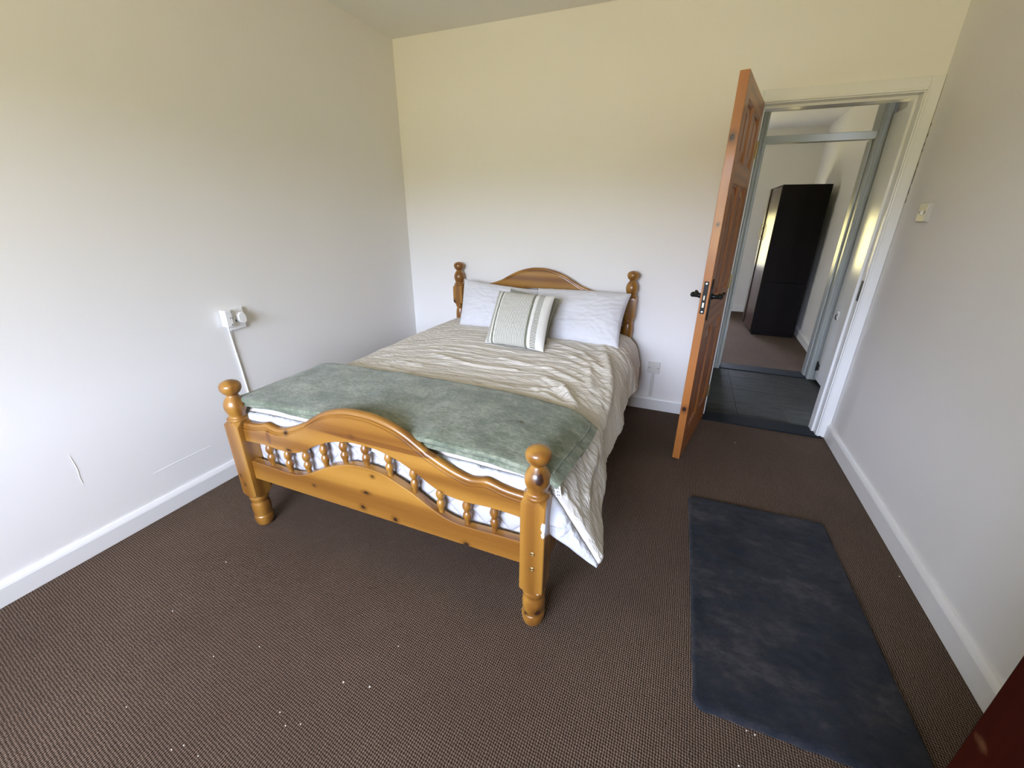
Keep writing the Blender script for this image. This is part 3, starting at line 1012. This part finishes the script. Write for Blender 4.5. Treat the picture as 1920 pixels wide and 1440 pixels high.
def layer_profile(ya, yb, o0, o1):
    """closed loop: back edge, over the top to the rounded front edge and back underneath"""
    om = (o0 + o1) / 2
    p = [(ya, o0 + 0.002), (ya + 0.004, om), (ya, o1 - 0.003)]
    k = 26
    for i in range(k + 1):
        p.append((ya - 0.008 + (yb + 0.012 - ya + 0.008) * i / k, o1))
    p += [(yb + 0.004, o1 - 0.003), (yb, om), (yb + 0.004, o0 + 0.003)]
    for i in range(k + 1):
        p.append((yb + 0.012 + (ya - 0.008 - yb - 0.012) * i / k, o0))
    return p


blk = thing('blanket', (BX, -1.81, 0.62), 'folded sage green fleece blanket laid across the foot of the bed', 'blanket')
blanket_layer('lower_fold', -0.735, 0.735, layer_profile(-1.575, -2.066, 0.000, 0.021), blk, 2.0)
top_l = blanket_layer('top_fold', -0.730, 0.770, layer_profile(-1.560, -2.070, 0.0215, 0.045), blk, 11.0)
# stitched hem ridge along the right edge
hm = []
for i in range(40):
    y = -1.60 - 0.44 * i / 39
    s = 0.738
    se = 0.5 + (s - 0.5) * (1.0 - 0.12 * max(0.0, min(1.0, (-1.66 - y) / 0.40)))
    yy = y - 0.10 * (s - 0.3) ** 1.5 * (1 if y > -1.8 else 0.25) * 2.0
    (px, pz), nr = cross(se, 0.0645 + 0.005 * noise.noise((s * 5, y * 5, 11.0)) + 0.0035 * noise.noise((s * 13, y * 11, 14.0)), math.radians(36))
    hm.append((px, yy, pz))
MB(blk).tube(hm, 0.0032, 6).build('hem', M_FLEECE, blk, smooth=True)
# care label hanging from the near right corner
lb = MB(blk)
lx, ly, lz = 1.948, -2.035, 0.598
lv = [(lx - 0.011, ly, lz), (lx + 0.010, ly - 0.002, lz + 0.003), (lx + 0.022, ly - 0.010, lz - 0.052), (lx + 0.002, ly - 0.008, lz - 0.055)]
lb.add(lv + [(a, b + 0.001, c) for a, b, c in lv], [(0, 1, 2, 3), (7, 6, 5, 4), (0, 4, 5, 1), (1, 5, 6, 2), (2, 6, 7, 3), (3, 7, 4, 0)])
lo = lb.build('care_label', M_LABEL, blk)
lo['label'] = 'white printed care label hanging from the blanket corner'
uvl = lo.data.uv_layers.new(name='UVMap')
quad = {0: (0, 1), 1: (1, 1), 2: (1, 0), 3: (0, 0)}
for li, lp in enumerate(lo.data.loops):
    uvl.data[li].uv = quad[lp.vertex_index % 4]


# ---- pillows and cushions
def pillow(root, name, BL, BR, TL, TR, thick, mat, seed, nu=64, nv=48, wr=0.006, sag=0.0, pinch=0.06, back=0.6, uv=False):
    BL, BR, TL, TR = map(Vector, (BL, BR, TL, TR))
    nrm = (BR - BL).cross(TL - BL).normalized()
    vs, fs, uvs = [], [], []
    for side in (1, -1):
        for j in range(nv + 1):
            for i in range(nu + 1):
                u, v = i / nu * 2 - 1, j / nv * 2 - 1
                uu = u * (1 - pinch * (1 - v * v) * u * u * 0.9)
                vv = v * (1 - pinch * (1 - u * u) * v * v * 0.9)
                a, b = (uu + 1) / 2, (vv + 1) / 2
                p = (BL * (1 - a) + BR * a) * (1 - b) + (TL * (1 - a) + TR * a) * b
                e = max(0.0, (1 - u * u) * (1 - v * v))
                h = thick * e ** 0.42 * (1.0 if side > 0 else -back)
                h += 0.004 * side * (1 - e ** 0.2)
                k = e ** 0.3
                wv = noise.noise((u * 2.2 + seed, v * 2.2, seed)) * 1.6 * wr
                ang = math.atan2(v, u)
                r = math.hypot(u, v)
                cr = noise.noise((ang * 5.0, r * 1.1, seed + 2))
                wv += (1 - min(1, abs(cr) * 2.5)) ** 2 * wr * 1.3 * min(1, r)
                cr = noise.noise((u * 3 + v * 2, v * 7 - u * 2, seed + 5))
                wv += (1 - min(1, abs(cr) * 2.8)) ** 2 * wr * 0.9
                p = p + nrm * (h + wv * k * side)
                p.z -= sag * (1 - u * u) * max(0, v)
                vs.append(p)
                uvs.append(((u + 1) / 2, (v + 1) / 2))
        base = 0 if side > 0 else (nu + 1) * (nv + 1)
        for j in range(nv):
            for i in range(nu):
                a = base + j * (nu + 1) + i
                q = (a, a + 1, a + nu + 2, a + nu + 1)
                fs.append(q if side > 0 else tuple(reversed(q)))
    me_b = MB(root).add(vs, fs)
    o = me_b.build(name, mat, root, smooth=True)
    bm = bmesh.new()
    bm.from_mesh(o.data)
    lay = bm.loops.layers.uv.new('UVMap')
    for f in bm.faces:
        for l in f.loops:
            l[lay].uv = uvs[l.vert.index]
    bmesh.ops.remove_doubles(bm, verts=bm.verts, dist=0.0012)
    # keep rim closed: both sides share nearly the same border
    bm.to_mesh(o.data)
    bm.free()
    o.data.shade_smooth()
    return o


def single(fn, label, cat, group=None):
    return tag(fn, label, cat, group)


tag(pillow(None, 'pillow', (0.655, -0.345, 0.595), (1.250, -0.395, 0.590), (0.628, -0.19, 0.930), (1.252, -0.165, 0.880), 0.085, M_PILLOW, 3.3),
    'white pillow at the left, half hidden behind the striped cushion', 'pillow', 'white pillows against the headboard')
tag(pillow(None, 'pillow', (1.250, -0.440, 0.592), (1.900, -0.480, 0.585), (1.235, -0.165, 0.893), (1.912, -0.195, 0.905), 0.090, M_PILLOW, 8.1),
    'white pillow at the right, next to the turned post nearest the open door', 'pillow', 'white pillows against the headboard')
tag(pillow(None, 'cushion', (1.120, -0.625, 0.622), (1.464, -0.665, 0.618), (1.131, -0.450, 0.927), (1.483, -0.450, 0.880), 0.055, M_GREYCUSH, 5.5, 40, 40, 0.004),
    'plain sage grey cushion tucked behind the striped cushion', 'cushion')
tag(pillow(None, 'cushion', (1.090, -0.785, 0.625), (1.498, -0.815, 0.620), (1.087, -0.555, 0.924), (1.480, -0.555, 0.914), 0.072, M_STRIPE, 1.2, 56, 56, 0.003, pinch=0.05),
    'cream cushion with sage pinstripes leaning in front of the pillows', 'cushion')

# ------------------------------------------------------------------ rug
rug = MB()
RX0, RX1, RY0, RY1 = 2.437, 3.052, -2.170, -1.062
nx, ny = 90, 150
vs, fs = [], []
for j in range(ny + 1):
    for i in range(nx + 1):
        u, v = i / nx * 2 - 1, j / ny * 2 - 1
        k = 0.030                                # rounded corners
        hx, hy = (RX1 - RX0) / 2, (RY1 - RY0) / 2
        x, y = u * hx, v * hy
        cx, cy = max(0, abs(x) - (hx - k)), max(0, abs(y) - (hy - k))
        c = math.hypot(cx, cy)
        if c > 1e-9 and cx > 0 and cy > 0:
            mx = max(cx, cy)
            x = math.copysign(hx - k + cx * mx / c, x)
            y = math.copysign(hy - k + cy * mx / c, y)
            c = mx
        ed = min(1.0, (k - c) / 0.014)
        z = 0.003 + 0.014 * math.sqrt(max(0, 1 - (1 - ed) ** 2))
        z += 0.0035 * noise.noise((x * 9, y * 16, 2)) * ed + 0.0022 * noise.noise((x * 40, y * 60, 7)) * ed
        x += 0.003 * noise.noise((x * 30, y * 30, 1))
        y += 0.003 * noise.noise((x * 30, y * 30, 4))
        ly = y / hy                              # lies a touch askew
        vs.append(((RX0 + RX1) / 2 + x - 0.014 * ly, (RY0 + RY1) / 2 + y + 0.006 * x / hx, z))
for j in range(ny):
    for i in range(nx):
        a = j * (nx + 1) + i
        fs.append((a, a + 1, a + nx + 2, a + nx + 1))
rim = [i for i in range(nx + 1)] + [j * (nx + 1) + nx for j in range(1, ny + 1)] + [ny * (nx + 1) + i for i in range(nx - 1, -1, -1)] + [j * (nx + 1) for j in range(ny - 1, 0, -1)]
b0 = len(vs)
vs += [(vs[i][0], vs[i][1], 0.0005) for i in rim]
for k in range(len(rim)):
    k2 = (k + 1) % len(rim)
    fs.append((rim[k], b0 + k, b0 + k2, rim[k2]))
fs.append(tuple(b0 + k for k in range(len(rim))))
ro = rug.add(vs, fs).build('rug', M_FUR, smooth=True)
tag(ro, 'dark slate faux fur rug on the brown carpet beside the right wall', 'rug')

# ------------------------------------------------------------------ open pine door
HX0, HY0, ANG = 2.5078, -0.0097, 1.3702
door = struct(empty('door_1', (HX0, HY0, 0), math.atan2(-math.sin(ANG), -math.cos(ANG))))
DW, DT, ZB, ZT = 0.720, 0.042, 0.012, 1.993


def dpart(m, name, mat, parent=None, **kw):
    o = m.build(name, mat, parent or door, **kw)
    return o


def dbox(a, b):
    return MB().box(a, b)


dpart(dbox((0, -DT, ZB), (0.105, 0, ZT)), 'stile', M_DOOR_Z, bevel=0.002)
dpart(dbox((DW - 0.105, -DT, ZB), (DW, 0, ZT)), 'stile', M_DOOR_Z, bevel=0.002)
RAILS = ((ZB, 0.20), (0.80, 0.975), (1.548, 1.645), (1.905, ZT))
for a, b in RAILS:
    dpart(dbox((0.105, -DT + 0.0003, a), (DW - 0.105, -0.0003, b)), 'rail', M_DOOR_X, bevel=0.002)
MID = DW / 2
for (za, zb) in ((0.20, 0.80), (0.975, 1.548), (1.645, 1.905)):
    dpart(dbox((MID - 0.05, -DT + 0.0003, za), (MID + 0.05, -0.0003, zb)), 'mullion', M_DOOR_Z, bevel=0.002)
    for xa, xb in ((0.105, MID - 0.05), (MID + 0.05, DW - 0.105)):
        m = MB()
        for sgn, yo in ((1, 0.0), (-1, -DT)):
            lv = [(0.0, -0.001), (0.004, -0.004), (0.012, -0.007), (0.014, -0.013), (0.018, -0.0135), (0.048, -0.006), (0.052, -0.0035)]
            ring = []
            for ins, dep in lv:
                y = yo + sgn * dep
                ring.append([(xa + ins, y, za + ins), (xb - ins, y, za + ins), (xb - ins, y, zb - ins), (xa + ins, y, zb - ins)])
            v4 = [p for r in ring for p in r]
            f4 = []
            for r in range(len(ring) - 1):
                for k in range(4):
                    k2 = (k + 1) % 4
                    f4.append((r * 4 + k, r * 4 + k2, r * 4 + 4 + k2, r * 4 + 4 + k))
            f4.append(tuple((len(ring) - 1) * 4 + k for k in range(4)))
            m.add(v4, f4)
        dpart(m, 'panel', M_DOOR_Z)
# lock plate in the leading edge
lp = dpart(dbox((DW - 0.001, -0.033, 0.912), (DW + 0.0018, -0.010, 1.082)), 'lock_plate', M_IRON, bevel=0.0008)
dpart(dbox((DW, -0.026, 0.985), (DW + 0.008, -0.017, 1.010)), 'latch_bolt', M_STEEL, lp, bevel=0.002)
dpart(dbox((DW, -0.027, 0.945), (DW + 0.003, -0.016, 0.972)), 'deadbolt', M_STEEL, lp, bevel=0.001)
dpart(MB().lathe((DW, -0.0215, 0.922), [(0.001, 0.005), (0.0035, 0.005), (0.004, 0.001)], 12, 'x'), 'screw', M_STEEL, lp)
dpart(MB().lathe((DW, -0.0215, 1.070), [(0.001, 0.005), (0.0035, 0.005), (0.004, 0.001)], 12, 'x'), 'screw', M_STEEL, lp)
# black iron lever handles with ornate back plates
for sgn, yo in ((1, 0.0), (-1, -DT)):
    hx = DW - 0.048
    out = [(-0.012, 0.872), (0.012, 0.872), (0.018, 0.888), (0.010, 0.900), (0.016, 0.915), (0.016, 0.965), (0.020, 0.990), (0.020, 1.015), (0.014, 1.040), (0.016, 1.052), (0.008, 1.064), (0.013, 1.076), (0.0, 1.092), (-0.013, 1.076), (-0.008, 1.064), (-0.016, 1.052), (-0.014, 1.040), (-0.020, 1.015), (-0.020, 0.990), (-0.016, 0.965), (-0.016, 0.915), (-0.010, 0.900), (-0.018, 0.888)]
    n = len(out)
    m = MB().add([(hx + a, yo, z) for a, z in out] + [(hx + a, yo + sgn * 0.005, z) for a, z in out], [tuple(range(n)), tuple(range(n, 2 * n))] + [(k, (k + 1) % n, n + (k + 1) % n, n + k) for k in range(n)])
    bp = dpart(m, 'lever_handle', M_IRON, bevel=0.001)
    m = MB().tube([(hx, yo + sgn * 0.003, 1.0), (hx, yo + sgn * 0.020, 1.0), (hx, yo + sgn * 0.042, 1.0)], [0.017, 0.011, 0.011], 14)
    path = [(hx + 0.008, 1.0), (hx - 0.005, 1.0), (hx - 0.020, 1.002), (hx - 0.034, 1.005), (hx - 0.048, 1.003), (hx - 0.064, 0.998), (hx - 0.080, 0.996), (hx - 0.094, 0.999), (hx - 0.104, 1.004), (hx - 0.110, 1.006)]
    m.tube([(a, yo + sgn * (0.044 + 0.006 * math.sin(i)), z) for i, (a, z) in enumerate(path)], [0.006, 0.013, 0.0125, 0.008, 0.0095, 0.013, 0.0115, 0.0075, 0.0095, 0.003], 12)
    dpart(m, 'lever', M_IRON, bp, smooth=True)
    dpart(MB().lathe((hx, yo, 0.945), [(sgn * 0.0055, 0.006), (sgn * 0.0062, 0.001)], 12, 'y'), 'keyhole', M_DARKHOLE, bp)
for z in (0.22, 1.00, 1.76):
    dpart(MB().tube([(-0.004, 0.004, z - 0.045), (-0.004, 0.004, z + 0.045)], 0.006, 10), 'hinge', M_BRASS)

# ------------------------------------------------------------------ wardrobe in the far room
wr = thing('wardrobe', (3.33, 3.28, 0), 'tall nearly black wardrobe standing in the room beyond the hall', 'wardrobe')
WX0, WX1, WY0, WY1, WZ = 3.088, 3.575, 2.810, 3.740, 1.735


def wardrobe_body(root, x0, x1, y0, y1, z, mat, split=0.66, foot=0.05):
    b = MB(root)
    b.box((x0 + 0.012, y0, foot), (x1, y0 + 0.02, split - 0.002)).box((x0 + 0.012, y0, split + 0.002), (x1, y0 + 0.02, z - 0.02))
    b.build('near_side', mat, root, bevel=0.002)
    MB(root).box((x0 + 0.012, y1 - 0.02, foot), (x1, y1, z - 0.02)).build('far_side', mat, root, bevel=0.002)
    MB(root).box((x1 - 0.012, y0 + 0.02, foot), (x1, y1 - 0.02, z - 0.02)).build('back_panel', mat, root)
    MB(root).box((x0 + 0.012, y0 - 0.002, z - 0.02), (x1, y1 + 0.002, z)).build('top', mat, root, bevel=0.004)
    MB(root).box((x0 + 0.03, y0 + 0.015, 0.0), (x1 - 0.01, y1 - 0.015, foot)).build('plinth', mat, root, bevel=0.003)
    MB(root).box((x0 + 0.014, y0 + 0.02, foot), (x1 - 0.012, y1 - 0.02, foot + 0.02)).build('bottom', mat, root)


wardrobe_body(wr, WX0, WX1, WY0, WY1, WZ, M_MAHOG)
ymid = (WY0 + WY1) / 2
for k, (ya, yb, bow) in enumerate(((WY0 + 0.004, ymid - 0.012, 0.0), (ymid + 0.012, WY1 - 0.004, 0.022))):
    m = MB(wr)
    n = 10
    vs = []
    for i in range(n + 1):
        y = ya + (yb - ya) * i / n
        t = (y - WY0) / (WY1 - WY0)
        x = WX0 + 0.010 - 0.030 * math.sin(PI * t) - bow * (1 - (y - ya) / (yb - ya)) * 0.6
        for z in (0.055, WZ - 0.022):
            vs += [(x - 0.002, y, z), (x + 0.020, y, z)]
    fs = []
    for i in range(n):
        a = i * 4
        fs += [(a, a + 4, a + 6, a + 2), (a + 1, a + 3, a + 7, a + 5), (a + 2, a + 6, a + 7, a + 3), (a, a + 1, a + 5, a + 4)]
    fs += [(0, 2, 3, 1), (n * 4, n * 4 + 1, n * 4 + 3, n * 4 + 2)]
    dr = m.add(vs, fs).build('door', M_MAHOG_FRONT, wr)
    yh = yb - 0.03 if k == 0 else ya + 0.03
    xh = WX0 - 0.022 - (bow * 0.5)
    pts = []
    for i in range(9):
        a = PI * i / 8
        pts.append((xh - 0.030 * math.sin(a), yh, 1.22 + 0.095 * math.cos(a)))
    pl = MB(wr).tube(pts, 0.0045, 8)
    pl.lathe((xh, yh, 1.315), [(-0.004, 0.010), (0.006, 0.010)], 10, 'x').lathe((xh, yh, 1.125), [(-0.004, 0.010), (0.006, 0.010)], 10, 'x')
    pl.build('handle', M_BRASS, dr, smooth='auto')

# ------------------------------------------------------------------ wardrobe at the near right
wn = thing('wardrobe', (3.0, -2.95, 0), 'dark red mahogany wardrobe cut off at the bottom right corner beside the rug', 'wardrobe')
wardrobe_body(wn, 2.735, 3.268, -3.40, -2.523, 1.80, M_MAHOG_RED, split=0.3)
for k, (ya, yb) in enumerate(((-3.397, -2.966), (-2.956, -2.5225))):
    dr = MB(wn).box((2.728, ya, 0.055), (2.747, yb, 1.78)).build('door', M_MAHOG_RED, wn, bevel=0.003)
    yk = -2.995 if k == 0 else -2.925
    MB(wn).lathe((2.728, yk, 0.95), [(0.0, 0.008), (-0.010, 0.007), (-0.016, 0.013), (-0.024, 0.015), (-0.030, 0.010), (-0.031, 0.001)], 16, 'x').build('knob', M_BRASS, dr, smooth=True)

# ------------------------------------------------------------------ electrics
# double socket with two white plugs on the left wall
so = thing('wall_socket', (0, -1.65, 0.868), 'white double wall socket on the left wall above the bed foot', 'socket')
MB(so).box((0, -1.696, 0.815), (0.014, -1.608, 0.924)).build('back_box', M_PLASTIC, so, bevel=0.002)
fp = MB(so).box((0.014, -1.699, 0.812), (0.022, -1.605, 0.927)).build('face_plate', M_PLASTIC, so, bevel=0.003)
for ya, za in ((-1.676, 0.903), (-1.659, 0.852), (-1.676, 0.868)):
    MB(so).box((0.0215, ya, za), (0.0228, ya + 0.005, za + 0.012)).build('pin_slot', M_DARKHOLE, fp)
MB(so).box((0.022, -1.660, 0.906), (0.0255, -1.646, 0.919)).build('rocker', M_PLASTIC, so, bevel=0.001)
pgl = thing('plug', (0.035, -1.706, 0.88), 'white box plug at the left of the wall socket with a cable running down', 'plug')
MB(pgl).box((0.004, -1.724, 0.838), (0.050, -1.690, 0.925)).build('casing', M_PLASTIC, pgl, bevel=0.003, seg=3)
for ya, za in ((-1.701, 0.884), (-1.698, 0.848)):
    MB(pgl).lathe((0.050, ya, za), [(-0.001, 0.003), (0.0006, 0.003), (0.0008, 0.001)], 10, 'x').build('screw', M_DARKHOLE, pgl)
cab = [(0.024, -1.707, 0.842), (0.017, -1.703, 0.82), (0.008, -1.696, 0.79), (0.006, -1.690, 0.70), (0.006, -1.683, 0.60), (0.0065, -1.679, 0.50), (0.006, -1.674, 0.40), (0.006, -1.668, 0.25), (0.024, -1.664, 0.13), (0.026, -1.662, 0.02)]
MB(pgl).tube(cab, 0.0045, 8).build('cable', M_PLASTIC, pgl, smooth=True)
MB(pgl).box((0.0, -1.693, 0.672), (0.0115, -1.682, 0.680)).build('cable_clip', M_PLASTIC, pgl, bevel=0.001)
pgr = thing('plug', (0.035, -1.635, 0.874), 'white angular plug pushed into the right side of the wall socket', 'plug')
hexa = [(-1.655, 0.862), (-1.655, 0.890), (-1.641, 0.902), (-1.627, 0.904), (-1.614, 0.885), (-1.614, 0.850), (-1.629, 0.844), (-1.646, 0.851)]
n = len(hexa)
MB(pgr).add([(0.022, -1.632 + (a + 1.635) * 1.05, 0.872 + (b - 0.874) * 1.05) for a, b in hexa] + [(0.050, a, b) for a, b in hexa], [tuple(range(n)), tuple(range(n, 2 * n))] + [(k, (k + 1) % n, n + (k + 1) % n, n + k) for k in range(n)]).build('casing', M_PLASTIC, pgr, bevel=0.002)

# small outlet low on the back wall
s2 = thing('wall_socket', (2.115, 0, 0.34), 'small white cable outlet low on the back wall between bed and door', 'socket')
fp = MB(s2).box((2.072, -0.016, 0.296), (2.158, 0, 0.384)).build('face_plate', M_IVORY, s2, bevel=0.003)
for dx in (-0.030, 0.030):
    MB(s2).lathe((2.115 + dx, -0.0162, 0.340), [(0.001, 0.0035), (-0.0006, 0.0035), (-0.001, 0.001)], 10, 'y').build('screw', M_DARKHOLE, fp)
MB(s2).lathe((2.107, -0.0162, 0.350), [(0.001, 0.005), (-0.001, 0.005), (-0.0012, 0.001)], 10, 'y').build('outlet_hole', M_IVORY, fp)
MB(s2).box((2.104, -0.015, 0.106), (2.128, 0, 0.296)).build('trunking', M_IVORY, s2, bevel=0.002)
# light switch
sw = thing('light_switch', (W, -0.315, 1.42), 'white light switch on the right wall beside the doorway', 'switch')
MB(sw).box((W - 0.016, -0.358, 1.378), (W, -0.272, 1.464)).build('back_box', M_SWITCH, sw, bevel=0.002)
fp = MB(sw).box((W - 0.022, -0.357, 1.379), (W - 0.016, -0.273, 1.463)).build('face_plate', M_SWITCH, sw, bevel=0.002)
r = MB(sw)
r.add([(W - 0.022, -0.322, 1.408), (W - 0.022, -0.308, 1.408), (W - 0.022, -0.308, 1.434), (W - 0.022, -0.322, 1.434), (W - 0.030, -0.321, 1.414), (W - 0.030, -0.309, 1.414), (W - 0.023, -0.309, 1.433), (W - 0.023, -0.321, 1.433)],
      [(0, 1, 2, 3), (4, 5, 6, 7), (0, 1, 5, 4), (1, 2, 6, 5), (2, 3, 7, 6), (3, 0, 4, 7)])
r.build('rocker', M_PLASTIC, sw)
for dy in (-0.030, 0.030):
    MB(sw).lathe((W - 0.0222, -0.315 + dy, 1.421), [(0.001, 0.0035), (-0.0006, 0.0035), (-0.001, 0.001)], 10, 'x').build('screw', M_DARKHOLE, fp)

# ------------------------------------------------------------------ white flecks trodden into the carpet
FL = [(0.944, -2.629), (1.057, -2.545), (0.856, -2.835), (1.298, -2.667), (1.343, -2.687), (1.381, -2.667), (1.099, -2.852), (1.120, -2.832), (1.183, -2.833), (1.411, -2.526), (1.498, -2.505), (1.500, -2.359),
      (0.583, -2.331), (0.629, -2.571), (2.703, -0.332), (3.252, -1.302), (2.598, -2.181), (2.619, -2.184), (2.569, -2.284)]
FLAB = {14: 'white fleck on the carpet just in front of the hall doorway', 15: 'white fleck on the carpet close to the right skirting board',
        12: 'lone white fleck on the carpet near the far left bed foot', 11: 'white fleck nearest the right bed foot, in front of the footboard'}
for k in (16, 17, 18):
    FLAB[k] = 'white fleck on the carpet at the near edge of the slate rug'
for i, (x, y) in enumerate(FL):
    r = 0.0028 if i in (9, 10, 14) else 0.0019
    m = MB()
    a0_ = rnd.uniform(0, 6)
    pts = [(x + r * (1 + 0.4 * math.sin(3 * k + a0_)) * math.cos(k * 1.2566), y + r * (1 + 0.4 * math.cos(2 * k)) * math.sin(k * 1.2566)) for k in range(5)]
    m.add([(a, b, 0.0002) for a, b in pts] + [(x + (a - x) * 0.6, y + (b - y) * 0.6, 0.0030) for a, b in pts], [tuple(range(5)), tuple(range(5, 10))] + [(k, (k + 1) % 5, 5 + (k + 1) % 5, 5 + k) for k in range(5)])
    tag(m.build('fleck', M_FLECK), FLAB.get(i, 'tiny white fleck on the carpet in front of the bed footboard'), 'fleck', 'white flecks on the carpet')
